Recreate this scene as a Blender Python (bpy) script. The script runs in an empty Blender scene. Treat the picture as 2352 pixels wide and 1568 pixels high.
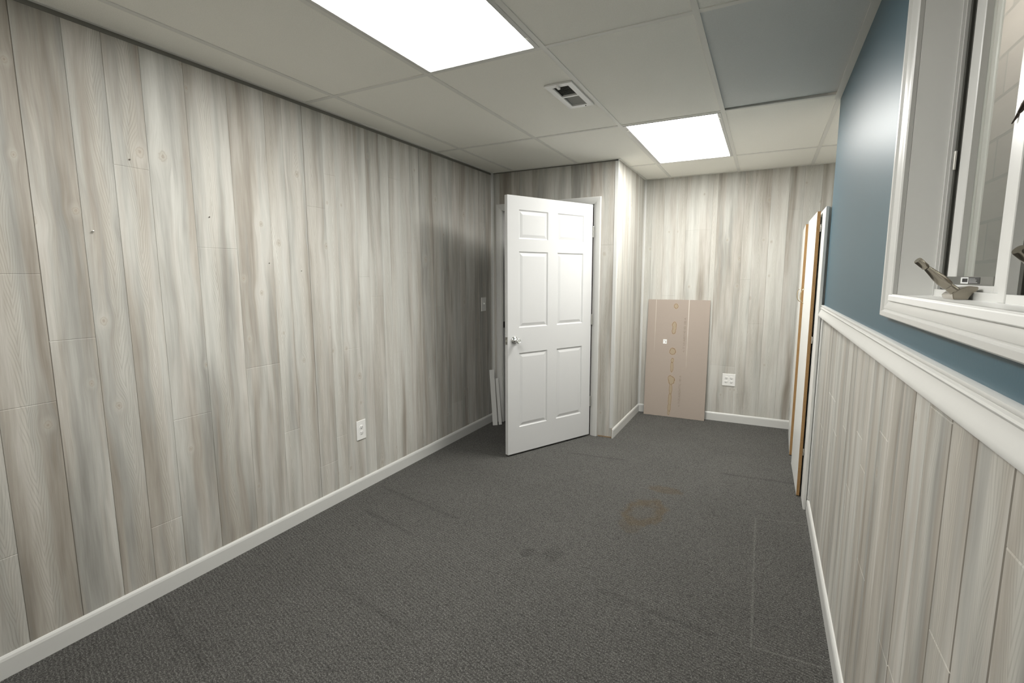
import bpy, bmesh, math, random
from mathutils import Vector, Matrix
random.seed(11)
R = math.radians
SC = bpy.context.scene
COL = SC.collection

# ------------------------------------------------------------------ dimensions (metres)
XL, XR = -2.3405, 0.3008          # left wall, right wall
YD, YF = 4.1358, 5.1326           # doorway wall, far wall
XC = -1.141                       # side wall of the far alcove
YE = 3.33                         # end of the right wall
XQ = 1.15                         # right end of the recess
YB = -0.45                         # unseen wall behind the camera, kept near and pale to bounce light forward
H = 2.3701
CAMH = 1.4125

# ------------------------------------------------------------------ mesh helpers
class MB:
    def __init__(s):
        s.bm = bmesh.new()
    def poly(s, pts):
        return s.bm.faces.new([s.bm.verts.new(p) for p in pts])
    def box(s, a, b, bev=0.0, seg=1, M=None):
        x0, y0, z0 = [min(p, q) for p, q in zip(a, b)]
        x1, y1, z1 = [max(p, q) for p, q in zip(a, b)]
        r = bmesh.ops.create_cube(s.bm, size=1.0)
        vs = r['verts']
        for v in vs:
            v.co = Vector(((x0 + x1) / 2 + v.co.x * (x1 - x0), (y0 + y1) / 2 + v.co.y * (y1 - y0), (z0 + z1) / 2 + v.co.z * (z1 - z0)))
        if bev > 0:
            es = list({e for v in vs for e in v.link_edges})
            rr = bmesh.ops.bevel(s.bm, geom=es, offset=bev, segments=seg, affect='EDGES', profile=0.5)
            vs = list({v for f in rr['faces'] for v in f.verts} | {v for v in vs if v.is_valid})
        if M is not None:
            for v in vs: v.co = M @ v.co
        return s
    def lathe(s, prof, M, n=32):
        """prof: (radius, height) list, axis +Z, placed by M"""
        rings = []
        for r, z in prof:
            if r < 1e-6:
                rings.append([s.bm.verts.new(M @ Vector((0, 0, z)))])
            else:
                rings.append([s.bm.verts.new(M @ Vector((r * math.cos(2 * math.pi * k / n), r * math.sin(2 * math.pi * k / n), z))) for k in range(n)])
        for A, B in zip(rings, rings[1:]):
            for k in range(n):
                k2 = (k + 1) % n
                if len(A) == 1 and len(B) == 1: continue
                if len(A) == 1: s.bm.faces.new([A[0], B[k2], B[k]][::-1])
                elif len(B) == 1: s.bm.faces.new([A[k], A[k2], B[0]])
                else: s.bm.faces.new([A[k], A[k2], B[k2], B[k]])
        return s
    def extrude_profile(s, prof, p0, p1, ux, uy, m0=0.0, m1=0.0):
        """closed profile (a,b) -> a*ux+b*uy swept from p0 to p1; m0/m1 mitre: the ends shift along the path by m*a"""
        p0, p1, ux, uy = Vector(p0), Vector(p1), Vector(ux), Vector(uy)
        d = (p1 - p0).normalized()
        A = [s.bm.verts.new(p0 + ux * a + uy * b + d * (m0 * a)) for a, b in prof]
        B = [s.bm.verts.new(p1 + ux * a + uy * b - d * (m1 * a)) for a, b in prof]
        n = len(prof)
        for k in range(n):
            s.bm.faces.new([A[k], A[(k + 1) % n], B[(k + 1) % n], B[k]])
        s.bm.faces.new(A[::-1]); s.bm.faces.new(B)
        return s
    def tube(s, pts, r, n=12):
        pts = [Vector(p) for p in pts]
        rs = r if isinstance(r, (list, tuple)) else [r] * len(pts)
        rings = []
        for i, p in enumerate(pts):
            t = (pts[min(i + 1, len(pts) - 1)] - pts[max(i - 1, 0)]).normalized()
            a = Vector((0, 0, 1)) if abs(t.z) < 0.9 else Vector((1, 0, 0))
            u = t.cross(a).normalized(); v = t.cross(u).normalized()
            rings.append([s.bm.verts.new(p + (u * math.cos(2 * math.pi * k / n) + v * math.sin(2 * math.pi * k / n)) * rs[i]) for k in range(n)])
        for A, B in zip(rings, rings[1:]):
            for k in range(n):
                s.bm.faces.new([A[k], A[(k + 1) % n], B[(k + 1) % n], B[k]])
        s.bm.faces.new(rings[0][::-1]); s.bm.faces.new(rings[-1])
        return s
    def build(s, name, mat, parent=None, smooth=None, M=None):
        if M is not None: bmesh.ops.transform(s.bm, matrix=M, verts=s.bm.verts)
        bmesh.ops.recalc_face_normals(s.bm, faces=s.bm.faces)
        me = bpy.data.meshes.new(name); s.bm.to_mesh(me); s.bm.free()
        me.materials.append(mat)
        if smooth:
            for p in me.polygons: p.use_smooth = True
            if smooth is not True: me.set_sharp_from_angle(angle=R(smooth))
        o = bpy.data.objects.new(name, me); COL.objects.link(o)
        if parent is not None: o.parent = parent
        return o

def tag(o, label=None, cat=None, group=None, kind=None):
    if label: o['label'] = label
    if cat: o['category'] = cat
    if group: o['group'] = group
    if kind: o['kind'] = kind
    return o
def thing(name, loc, label, cat, group=None, kind=None, rot=(0, 0, 0)):
    o = bpy.data.objects.new(name, None); COL.objects.link(o)
    o.location = loc; o.rotation_euler = rot; o.empty_display_size = 0.05
    return tag(o, label, cat, group, kind)

# ------------------------------------------------------------------ node helpers
class NG:
    def __init__(s, name):
        s.m = bpy.data.materials.new(name); s.m.use_nodes = True
        s.t = s.m.node_tree; s.t.nodes.clear()
        s.out = s.t.nodes.new('ShaderNodeOutputMaterial')
    def n(s, typ, **kw):
        nd = s.t.nodes.new(typ)
        for k, v in kw.items(): setattr(nd, k, v)
        return nd
    def put(s, sock, val):
        if hasattr(val, 'is_output') or isinstance(val, bpy.types.NodeSocket): s.t.links.new(val, sock)
        else: sock.default_value = val
    def math(s, op, a, b=None, c=None, clamp=False):
        nd = s.n('ShaderNodeMath', operation=op); nd.use_clamp = clamp
        s.put(nd.inputs[0], a)
        if b is not None: s.put(nd.inputs[1], b)
        if c is not None: s.put(nd.inputs[2], c)
        return nd.outputs[0]
    def xyz(s, v):
        nd = s.n('ShaderNodeSeparateXYZ'); s.put(nd.inputs[0], v); return nd.outputs
    def vec(s, x, y, z=0.0):
        nd = s.n('ShaderNodeCombineXYZ')
        for i, a in enumerate((x, y, z)): s.put(nd.inputs[i], a)
        return nd.outputs[0]
    def vmath(s, op, a, b=None):
        nd = s.n('ShaderNodeVectorMath', operation=op); s.put(nd.inputs[0], a)
        if b is not None: s.put(nd.inputs[1], b)
        return nd.outputs['Value'] if op in ('LENGTH', 'DISTANCE', 'DOT_PRODUCT') else nd.outputs[0]
    def noise(s, vec, scale=1.0, detail=2.0, rough=0.5, dist=0.0, color=False):
        nd = s.n('ShaderNodeTexNoise'); s.put(nd.inputs['Vector'], vec)
        nd.inputs['Scale'].default_value = scale; nd.inputs['Detail'].default_value = detail
        nd.inputs['Roughness'].default_value = rough; nd.inputs['Distortion'].default_value = dist
        return nd.outputs['Color' if color else 'Fac']
    def ramp(s, fac, stops, interp='LINEAR'):
        nd = s.n('ShaderNodeValToRGB'); s.put(nd.inputs[0], fac)
        cr = nd.color_ramp; cr.interpolation = interp
        while len(cr.elements) < len(stops): cr.elements.new(0.5)
        for e, (p, c) in zip(cr.elements, stops):
            e.position = p
            e.color = (c, c, c, 1) if isinstance(c, (int, float)) else (*c, 1)
        return nd.outputs[0]
    def mix(s, f, a, b, blend='MIX'):
        nd = s.n('ShaderNodeMix', data_type='RGBA', blend_type=blend)
        s.put(nd.inputs[0], f)
        for i, c in ((6, a), (7, b)):
            if isinstance(c, (int, float)): c = (c, c, c)
            s.put(nd.inputs[i], (*c, 1) if isinstance(c, tuple) else c)
        return nd.outputs[2]
    def bump(s, h, strength=0.3, dist=0.002):
        nd = s.n('ShaderNodeBump'); nd.inputs['Strength'].default_value = strength
        nd.inputs['Distance'].default_value = dist; s.put(nd.inputs['Height'], h)
        return nd.outputs[0]
    def bsdf(s, color, rough=0.5, metal=0.0, normal=None, spec=0.5, coat=0.0, emit=None, estr=0.0, sheen=0.0):
        p = s.n('ShaderNodeBsdfPrincipled')
        s.put(p.inputs['Base Color'], (*color, 1) if isinstance(color, tuple) else color)
        s.put(p.inputs['Roughness'], rough); s.put(p.inputs['Metallic'], metal)
        p.inputs['Specular IOR Level'].default_value = spec
        p.inputs['Coat Weight'].default_value = coat
        p.inputs['Sheen Weight'].default_value = sheen
        if normal is not None: s.put(p.inputs['Normal'], normal)
        if emit is not None:
            p.inputs['Emission Color'].default_value = (*emit, 1); p.inputs['Emission Strength'].default_value = estr
        s.t.links.new(p.outputs[0], s.out.inputs[0])
        return s.m
    def obj(s): return s.n('ShaderNodeTexCoord').outputs['Object']
    def uv(s): return s.n('ShaderNodeTexCoord').outputs['UV']

def paint(name, col, rough=0.4, noise=0.03, bump=0.05, scale=60.0, spec=0.5):
    g = NG(name); p = g.obj()
    n = g.noise(p, scale, 3.0)
    big = g.noise(p, 3.0, 2.0)
    f = g.math('ADD', g.math('MULTIPLY', n, 0.5), g.math('MULTIPLY', big, 0.5))
    c = g.mix(f, tuple(x * (1 - noise) for x in col), tuple(min(1, x * (1 + noise)) for x in col))
    return g.bsdf(c, rough, normal=g.bump(n, bump, 0.001), spec=spec)

def metal(name, col, rough=0.25):
    g = NG(name)
    return g.bsdf(col, rough, 1.0)

M = {}
M['white_trim'] = paint('white_trim', (0.60, 0.598, 0.575), 0.35)
M['white_door'] = paint('white_door', (0.59, 0.59, 0.585), 0.38, bump=0.08, scale=180)
M['white_plastic'] = paint('white_plastic', (0.80, 0.795, 0.77), 0.3, 0.01, 0.0)
M['white_jamb'] = paint('white_jamb', (0.86, 0.86, 0.84), 0.35, 0.01, 0.0)
M['vinyl'] = paint('white_vinyl', (0.72, 0.72, 0.70), 0.3, 0.02, 0.0)
M['grid'] = paint('ceiling_grid_paint', (0.74, 0.735, 0.69), 0.45, 0.02, 0.0)
M['blue'] = paint('blue_paint', (0.046, 0.103, 0.136), 0.42, 0.04, 0.12, 160, 0.4)
M['dark'] = paint('dark_gap', (0.02, 0.018, 0.015), 0.8)
M['louver'] = paint('louver_grey', (0.42, 0.42, 0.40), 0.5)
M['shadow_line'] = paint('shadow_line', (0.16, 0.155, 0.135), 0.6)
M['exterior'] = paint('exterior_grey', (0.40, 0.40, 0.38), 0.8)
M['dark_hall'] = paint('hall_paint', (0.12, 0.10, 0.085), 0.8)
M['backing'] = paint('panel_backing', (0.22, 0.20, 0.17), 0.8)
M['plain_wall'] = paint('plain_wall', (0.80, 0.79, 0.76), 0.8)
M['melamine'] = paint('white_melamine', (0.76, 0.76, 0.73), 0.35, 0.01, 0.0)
M['chrome'] = metal('chrome', (0.75, 0.76, 0.75), 0.1)
M['nickel'] = metal('satin_nickel', (0.33, 0.30, 0.25), 0.26)
M['brass'] = metal('brass', (0.62, 0.52, 0.34), 0.25)
M['bronze'] = metal('dark_bronze', (0.09, 0.075, 0.065), 0.3)
M['steel'] = metal('hinge_steel', (0.62, 0.61, 0.57), 0.3)
M['rubber'] = paint('black_gasket', (0.05, 0.05, 0.042), 0.6)
M['spacer'] = metal('spacer_aluminium', (0.30, 0.30, 0.28), 0.45)
M['ink'] = paint('printed_ink', (0.26, 0.215, 0.175), 0.7, 0.01, 0.0)
M['black_ink'] = paint('black_label', (0.02, 0.02, 0.02), 0.4, 0.01, 0.0)
M['paper'] = paint('label_paper', (0.82, 0.83, 0.83), 0.5, 0.01, 0.0)

# chipboard edge
g = NG('chipboard_edge'); p = g.obj()
c = g.ramp(g.noise(p, 350, 3.0), [(0.3, (0.24, 0.135, 0.05)), (0.7, (0.42, 0.25, 0.10))])
M['chipboard'] = g.bsdf(c, 0.7)

# raw fibreboard where the panelling shows a bare edge
g = NG('raw_board'); p = g.obj()
M['raw'] = g.bsdf(g.ramp(g.noise(p, 80, 3.0), [(0.3, (0.20, 0.13, 0.07)), (0.7, (0.34, 0.24, 0.14))]), 0.8)

# ceiling tile
def tile_mat(name, col):
    g = NG(name); p = g.obj()
    fine = g.noise(p, 220, 3.0, 0.7)
    c = g.mix(fine, tuple(x * 0.90 for x in col), tuple(x * 1.08 for x in col))
    return g.bsdf(c, 0.95, normal=g.bump(fine, 0.5, 0.002), spec=0.15)
M['tile'] = tile_mat('ceiling_tile', (0.90, 0.89, 0.83))
M['tile_grey'] = tile_mat('ceiling_tile_grey', (0.70, 0.715, 0.70))

# light diffuser
g = NG('light_diffuser'); p = g.obj()
pr = g.n('ShaderNodeEmission'); pr.inputs[0].default_value = (1.0, 0.99, 0.95, 1); pr.inputs[1].default_value = 12.0
g.t.links.new(pr.outputs[0], g.out.inputs[0]); M['diffuser'] = g.m

# glass
g = NG('window_glass'); gb = g.n('ShaderNodeBsdfGlass'); gb.inputs['IOR'].default_value = 1.5; gb.inputs['Roughness'].default_value = 0.0
gb.inputs['Color'].default_value = (0.93, 0.96, 0.94, 1)
g.t.links.new(gb.outputs[0], g.out.inputs[0]); M['glass'] = g.m

# stone outside
g = NG('stone_blocks'); p = g.uv(); x = g.xyz(p)
br = g.n('ShaderNodeTexBrick'); g.put(br.inputs['Vector'], p); br.offset = 0.5
br.inputs['Color1'].default_value = (0.64, 0.53, 0.48, 1); br.inputs['Color2'].default_value = (0.46, 0.38, 0.345, 1)
br.inputs['Mortar'].default_value = (0.36, 0.31, 0.285, 1); br.inputs['Scale'].default_value = 1.0
br.inputs['Mortar Size'].default_value = 0.008; br.inputs['Brick Width'].default_value = 0.42; br.inputs['Row Height'].default_value = 0.185
nz = g.noise(g.vmath('MULTIPLY', p, (8, 60, 1)), 1.0, 3.0)
M['stone'] = g.bsdf(g.mix(g.ramp(nz, [(0.3, 0.75), (0.7, 1.15)]), br.outputs[0], br.outputs[0]) if False else g.mix(0.35, br.outputs[0], g.mix(nz, (0.42, 0.36, 0.32), (0.70, 0.61, 0.54))), 0.9, normal=g.bump(br.outputs['Fac'], 0.4, -0.006))

# carpet ------------------------------------------------------------
def sstep(g, v, a, b):
    nd = g.n('ShaderNodeMapRange', interpolation_type='SMOOTHSTEP'); g.put(nd.inputs[0], v)
    nd.inputs[1].default_value = a; nd.inputs[2].default_value = b; nd.inputs[3].default_value = 0.0; nd.inputs[4].default_value = 1.0
    return nd.outputs[0]
def ell(g, X, Y, cx, cy, rx, ry, rot=0.0):
    dx = g.math('SUBTRACT', X, cx); dy = g.math('SUBTRACT', Y, cy)
    if rot:
        c_, s_ = math.cos(rot), math.sin(rot)
        dx, dy = g.math('ADD', g.math('MULTIPLY', dx, c_), g.math('MULTIPLY', dy, s_)), g.math('SUBTRACT', g.math('MULTIPLY', dy, c_), g.math('MULTIPLY', dx, s_))
    dx = g.math('DIVIDE', dx, rx); dy = g.math('DIVIDE', dy, ry)
    return g.math('SQRT', g.math('ADD', g.math('MULTIPLY', dx, dx), g.math('MULTIPLY', dy, dy)))
def seg(g, X, Y, ax, ay, bx, by):
    """distance to a segment"""
    L2 = (bx - ax) ** 2 + (by - ay) ** 2
    px = g.math('SUBTRACT', X, ax); py = g.math('SUBTRACT', Y, ay)
    t = g.math('ADD', g.math('MULTIPLY', px, (bx - ax) / L2), g.math('MULTIPLY', py, (by - ay) / L2), clamp=True)
    qx = g.math('SUBTRACT', px, g.math('MULTIPLY', t, bx - ax)); qy = g.math('SUBTRACT', py, g.math('MULTIPLY', t, by - ay))
    return g.math('SQRT', g.math('ADD', g.math('MULTIPLY', qx, qx), g.math('MULTIPLY', qy, qy)))

g = NG('loop_carpet'); p = g.obj(); X, Y, Z = g.xyz(p)
sp = g.noise(p, 210, 4.0, 0.75)
loops = g.n('ShaderNodeTexVoronoi'); g.put(loops.inputs['Vector'], g.vmath('MULTIPLY', p, (150, 210, 1))); loops.inputs['Scale'].default_value = 1.0
wv = g.math('SINE', g.math('ADD', g.math('MULTIPLY', Y, 420.0), g.math('ADD', g.math('MULTIPLY', X, 130.0), g.math('MULTIPLY', g.noise(p, 18, 2.0), 8.0))))
h = g.math('ADD', g.math('MULTIPLY', loops.outputs['Distance'], -0.45), g.math('ADD', g.math('MULTIPLY', wv, 0.05), g.math('MULTIPLY', sp, 1.5)))
base = g.ramp(g.math('ADD', g.math('MULTIPLY', h, 0.75), 0.10), [(0.12, (0.027, 0.0266, 0.0250)), (0.50, (0.124, 0.1210, 0.1130)), (0.80, (0.355, 0.348, 0.328))])
lowf = g.noise(p, 2.2, 3.0, 0.6)
base = g.mix(g.ramp(lowf, [(0.35, 0.0), (0.7, 0.32)]), base, g.mix(1.0, base, 0.72, 'MULTIPLY'))
wob = g.noise(p, 14, 4.0, 0.65)
wobc = g.math('MULTIPLY', g.math('SUBTRACT', wob, 0.5), 1.1)
def stain(ring, cx, cy, rx, ry, rot, s):
    d = g.math('ADD', ell(g, X, Y, cx, cy, rx, ry, rot), wobc)
    m = g.math('SUBTRACT', 1.0, sstep(g, d, 0.78, 1.12))
    if ring: m = g.math('MULTIPLY', m, g.math('ADD', 0.15, g.math('MULTIPLY', sstep(g, d, 0.35, 0.85), 0.85)))
    return g.math('MULTIPLY', m, s)
s1 = stain(True, -0.585, 2.87, 0.12, 0.20, -0.15, 0.75)
s2 = stain(False, -0.525, 3.245, 0.12, 0.055, 0.0, 0.5)
s3 = stain(False, -0.62, 2.68, 0.07, 0.10, 0.3, 0.3)
st = g.math('MAXIMUM', g.math('MAXIMUM', s1, s2), s3)
base = g.mix(st, base, g.mix(1.0, base, (1.10, 0.92, 0.70), 'MULTIPLY'))
base = g.mix(g.math('MULTIPLY', st, 0.35), base, (0.100, 0.080, 0.056))
dk = g.math('MAXIMUM', stain(False, -1.02, 2.145, 0.035, 0.05, 0, 0.3), stain(False, -0.90, 2.20, 0.05, 0.06, 0, 0.22))
for a in ((-2.25, 2.43, -1.55, 2.29, 0.28), (-2.1, 2.12, -1.7, 2.03, 0.3), (-2.32, 1.05, -1.75, 0.93, 0.25), (-1.34, 3.62, -0.9, 3.66, 0.3), (-0.2, 3.72, 0.24, 3.75, 0.35), (-1.7, 1.5, -1.2, 1.42, 0.2), (-0.6, 2.02, -0.1, 1.95, 0.25)):
    d = g.math('ADD', seg(g, X, Y, *a[:4]), g.math('MULTIPLY', g.math('SUBTRACT', wob, 0.5), 0.03))
    dk = g.math('MAXIMUM', dk, g.math('MULTIPLY', g.math('SUBTRACT', 1.0, sstep(g, d, -0.004, 0.030)), a[4]))
base = g.mix(dk, base, g.mix(1.0, base, 0.35, 'MULTIPLY'))
lt = None
for a in ((0.0195, 3.0875, 0.0261, 1.9511, 0.42), (0.0195, 3.09, 0.30, 3.15, 0.33), (0.0261, 1.953, 0.26, 1.957, 0.55), (-0.9, 3.28, -0.3, 3.33, 0.0)):
    if a[4] == 0.0: continue
    d = g.math('ADD', seg(g, X, Y, *a[:4]), g.math('MULTIPLY', g.math('SUBTRACT', wob, 0.5), 0.004))
    mm = g.math('MULTIPLY', g.math('SUBTRACT', 1.0, sstep(g, d, 0.001, 0.0075)), g.math('MULTIPLY', sstep(g, sp, 0.40, 0.6), a[4]))
    lt = mm if lt is None else g.math('MAXIMUM', lt, mm)
base = g.mix(lt, base, (0.36, 0.355, 0.33))
M['carpet'] = g.bsdf(base, 0.95, normal=g.bump(h, 1.0, 0.006), spec=0.12, sheen=0.0)

# printed wood panelling --------------------------------------------
def wood_mat():
    g = NG('whitewashed_wood'); u, v, _ = g.xyz(g.uv())
    at = g.n('ShaderNodeAttribute', attribute_name='plank'); r, gg, b = g.xyz(at.outputs['Vector'])
    off = g.math('MULTIPLY', gg, 61.0)
    # knots: one candidate per cell, most cells stay empty
    KU, KV = 9.0, 2.6
    kv = g.vec(g.math('ADD', g.math('MULTIPLY', u, KU), off), g.math('MULTIPLY', v, KV), 0.0)
    vo = g.n('ShaderNodeTexVoronoi', voronoi_dimensions='2D'); g.put(vo.inputs['Vector'], kv); vo.inputs['Scale'].default_value = 1.0
    vo.inputs['Randomness'].default_value = 0.9
    dif = g.vmath('MULTIPLY', g.vmath('SUBTRACT', kv, vo.outputs['Position']), (1 / KU, 1 / KV, 0))
    du, dv, _ = g.xyz(dif)
    kr = g.math('SQRT', g.math('ADD', g.math('MULTIPLY', du, du), g.math('MULTIPLY', g.math('MULTIPLY', dv, dv), 0.55)))
    kr = g.math('MULTIPLY', kr, g.math('ADD', 0.55, g.math('MULTIPLY', g.xyz(vo.outputs['Color'])[1], 0.75)))
    has = g.math('GREATER_THAN', g.xyz(vo.outputs['Color'])[0], 0.66)
    kf = g.math('MULTIPLY', g.math('POWER', 2.718, g.math('MULTIPLY', g.math('MULTIPLY', kr, kr), -900.0)), has)   # flow around the knot
    # grain coordinates
    uu = g.math('ADD', u, g.math('MULTIPLY', g.math('MULTIPLY', kf, du), -0.55))
    warp = g.math('MULTIPLY', g.math('SUBTRACT', g.noise(g.vec(g.math('MULTIPLY', u, 5.0), g.math('MULTIPLY', v, 1.6), off), 1.0, 2.0), 0.5), 0.05)
    uw = g.math('ADD', uu, warp)
    fine = g.noise(g.vec(g.math('MULTIPLY', uw, 420.0), g.math('MULTIPLY', v, 9.0), off), 1.0, 3.0, 0.65)
    streak = g.noise(g.vec(g.math('ADD', g.math('MULTIPLY', uw, 20.0), off), g.math('MULTIPLY', v, 1.1), off), 1.0, 4.0, 0.62)
    wide = g.noise(g.vec(g.math('ADD', g.math('MULTIPLY', uw, 11.0), off), g.math('MULTIPLY', v, 0.9), g.math('ADD', off, 7.0)), 1.0, 3.0, 0.55)
    hue = g.noise(g.vec(g.math('MULTIPLY', uw, 14.0), g.math('MULTIPLY', v, 0.7), g.math('ADD', off, 23.0)), 1.0, 3.0, 0.6)
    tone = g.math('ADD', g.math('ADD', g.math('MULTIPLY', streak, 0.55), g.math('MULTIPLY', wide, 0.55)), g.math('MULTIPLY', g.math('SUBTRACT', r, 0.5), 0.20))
    tan = g.ramp(tone, [(0.32, (0.275, 0.246, 0.208)), (0.47, (0.400, 0.371, 0.325)), (0.59, (0.525, 0.502, 0.460)), (0.76, (0.630, 0.622, 0.580))])
    gry = g.ramp(tone, [(0.32, (0.270, 0.263, 0.240)), (0.47, (0.395, 0.388, 0.358)), (0.59, (0.520, 0.515, 0.478)), (0.76, (0.628, 0.624, 0.585))])
    col = g.mix(g.ramp(hue, [(0.42, 0.0), (0.58, 1.0)]), tan, gry)
    # cathedral arches in the heart of some planks
    hx = g.math('ADD', uw, g.math('MULTIPLY', g.math('SUBTRACT', gg, 0.5), 0.05))
    ph = g.math('ADD', g.math('MULTIPLY', g.math('ABSOLUTE', hx), 800.0), g.math('MULTIPLY', v, g.math('MULTIPLY', g.math('SUBTRACT', g.math('MULTIPLY', g.math('GREATER_THAN', r, 0.5), 2.0), 1.0), 110.0)))
    ph = g.math('ADD', ph, g.math('MULTIPLY', g.noise(g.vec(g.math('MULTIPLY', uw, 9.0), g.math('MULTIPLY', v, 3.2), off), 1.0, 2.0), 40.0))
    ph = g.math('ADD', ph, g.math('MULTIPLY', kf, 9.0))
    rings = g.math('POWER', g.math('ADD', g.math('MULTIPLY', g.math('SINE', ph), 0.5), 0.5), 3.5)
    zone = g.math('MULTIPLY', g.math('SUBTRACT', 1.0, sstep(g, g.math('ABSOLUTE', hx), 0.012, 0.036)), sstep(g, b, 0.30, 0.42))
    # straight dark lines on the others
    lines = g.math('POWER', g.noise(g.vec(g.math('ADD', g.math('MULTIPLY', uw, 95.0), off), g.math('MULTIPLY', v, 0.8), off), 1.0, 2.0, 0.5), 3.0)
    dark = g.math('ADD', g.math('MULTIPLY', g.math('MULTIPLY', rings, zone), 0.27), g.math('MULTIPLY', lines, 0.30))
    dark = g.math('ADD', dark, g.math('MULTIPLY', g.math('SUBTRACT', fine, 0.42), 0.58))
    col = g.mix(g.math('MULTIPLY', zone, 0.30), col, (0.60, 0.585, 0.53))
    col = g.mix(dark, col, g.mix(1.0, col, (0.42, 0.395, 0.36), 'MULTIPLY'))
    # knot itself
    halo = g.math('MULTIPLY', g.math('SUBTRACT', 1.0, sstep(g, kr, 0.008, 0.026)), has)
    col = g.mix(g.math('MULTIPLY', halo, 0.22), col, (0.55, 0.53, 0.48))
    kw = g.math('ADD', kr, g.math('MULTIPLY', g.math('SUBTRACT', g.noise(g.vec(g.math('MULTIPLY', u, 90.0), g.math('MULTIPLY', v, 70.0), off), 1.0, 2.0), 0.5), 0.008))
    core = g.math('MULTIPLY', g.math('SUBTRACT', 1.0, sstep(g, kw, 0.0055, 0.0115)), has)
    kring = g.math('MULTIPLY', g.math('POWER', g.math('ADD', g.math('MULTIPLY', g.math('SINE', g.math('MULTIPLY', kw, 900.0)), 0.5), 0.5), 2.0), core)
    col = g.mix(g.math('MULTIPLY', core, 0.30), col, (0.40, 0.345, 0.27))
    col = g.mix(g.math('MULTIPLY', kring, 0.45), col, (0.23, 0.185, 0.14))
    hgt = g.math('SUBTRACT', g.math('MULTIPLY', fine, 0.6), g.math('MULTIPLY', g.math('MULTIPLY', rings, zone), 0.5))
    return g.bsdf(col, 0.62, normal=g.bump(hgt, 0.25, 0.0008), spec=0.3)
M['wood'] = wood_mat()

# ------------------------------------------------------------------ plank walls
PAT = [0.0, 0.137, 0.225, 0.385, 0.482, 0.608, 0.695, 0.82, 0.925, 1.03]
def plank_wall(name, origin, along, normal, bounds, rects, joints, panel_edges, z_total, thick=0.05, seed=1, label=None, groove=0.0012, tone=None):
    """origin + s*along + z*Z; bounds = plank edges in s; rects = visible rectangles (s0,s1,z0,z1)"""
    rnd = random.Random(seed)
    bm = bmesh.new(); uvl = bm.loops.layers.uv.new('UVMap'); cl = bm.loops.layers.float_color.new('plank')
    O, A, N = Vector(origin), Vector(along), Vector(normal)
    def P(s, z, d): return O + A * s + Vector((0, 0, z)) + N * d
    def face(pts, mid, rc, mi):
        vs = [bm.verts.new(P(*p)) for p in pts]
        f = bm.faces.new(vs); f.normal_update()
        if f.normal.dot(N) < 0: f.normal_flip()
        f.material_index = mi
        for lp in f.loops:
            d = lp.vert.co - O
            lp[uvl].uv = (d.dot(A) - mid, d.z)
            lp[cl] = (*rc, 1.0)
    for s0, s1 in zip(bounds, bounds[1:]):
        mid = (s0 + s1) / 2
        js = sorted(j[1] for j in joints if s0 <= j[0] < s1)
        if not js and s1 - s0 > 0.07:
            js = [rnd.uniform(0.2, 1.0), rnd.uniform(1.35, 2.2)] if rnd.random() < 0.45 else ([rnd.uniform(0.3, 2.1)] if rnd.random() < 0.6 else [])
        zs = [-0.02] + js + [z_total + 0.02]
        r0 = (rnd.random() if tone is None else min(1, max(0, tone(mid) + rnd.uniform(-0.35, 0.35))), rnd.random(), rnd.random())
        for z0, z1 in zip(zs, zs[1:]):
            rc = (min(1, max(0, r0[0] + rnd.uniform(-0.12, 0.12))), r0[1], r0[2])
            for (ra, rb, rz0, rz1) in rects:
                a, b_ = max(s0, ra), min(s1, rb); c, d_ = max(z0, rz0), min(z1, rz1)
                if b_ - a < 1e-4 or d_ - c < 1e-4: continue
                ia = groove * (1.8 if any(abs(a - e) < 1e-3 for e in panel_edges) else 1) if a > ra + 1e-5 else 0
                ib = groove if b_ < rb - 1e-5 else 0
                ic = 0.0018 if c > rz0 + 1e-5 else 0
                id_ = 0.0026 if d_ < rz1 - 1e-5 else 0
                face([(a + ia, c + ic, 0), (b_ - ib, c + ic, 0), (b_ - ib, d_ - id_, 0), (a + ia, d_ - id_, 0)], mid, rc, 0)
                if ia: face([(a, c, -0.002), (a + ia, c + ic, 0), (a + ia, d_ - id_, 0), (a, d_, -0.002)], mid, rc, 1 if ia > groove else 0)
                if ib: face([(b_ - ib, c + ic, 0), (b_, c, -0.002), (b_, d_, -0.002), (b_ - ib, d_ - id_, 0)], mid, rc, 0)
                if ic: face([(a, c, -0.0012), (b_, c, -0.0012), (b_ - ib, c + ic, 0), (a + ia, c + ic, 0)], mid, rc, 0)
                if id_: face([(a + ia, d_ - id_, 0), (b_ - ib, d_ - id_, 0), (b_, d_, -0.0012), (a, d_, -0.0012)], mid, rc, 0)
    # solid core behind the skin
    for (ra, rb, rz0, rz1) in rects:
        q = [P(s, z, d) for d in (-0.0022, -thick) for s, z in ((ra + 0.004, rz0), (rb - 0.004, rz0), (rb - 0.004, rz1), (ra + 0.004, rz1))]
        vs = [bm.verts.new(x) for x in q]
        for idx in ((0, 1, 2, 3), (7, 6, 5, 4), (0, 4, 5, 1), (1, 5, 6, 2), (2, 6, 7, 3), (3, 7, 4, 0)):
            f = bm.faces.new([vs[i] for i in idx]); f.material_index = 1
    me = bpy.data.meshes.new(name); bm.to_mesh(me); bm.free()
    me.materials.append(M['wood']); me.materials.append(M['backing'])
    o = bpy.data.objects.new(name, me); COL.objects.link(o)
    return tag(o, label, 'wall', kind='structure')

def bounds_from(pats, lo, hi, first):
    """plank edges: repeat the panel pattern every panel width"""
    out = [lo]; s = first; k = 0
    while s < hi:
        for p in pats[k % len(pats)]:
            if lo + 0.02 < s + p < hi - 0.02: out.append(s + p)
        s += 1.19; k += 1
    return out + [hi]

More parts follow.
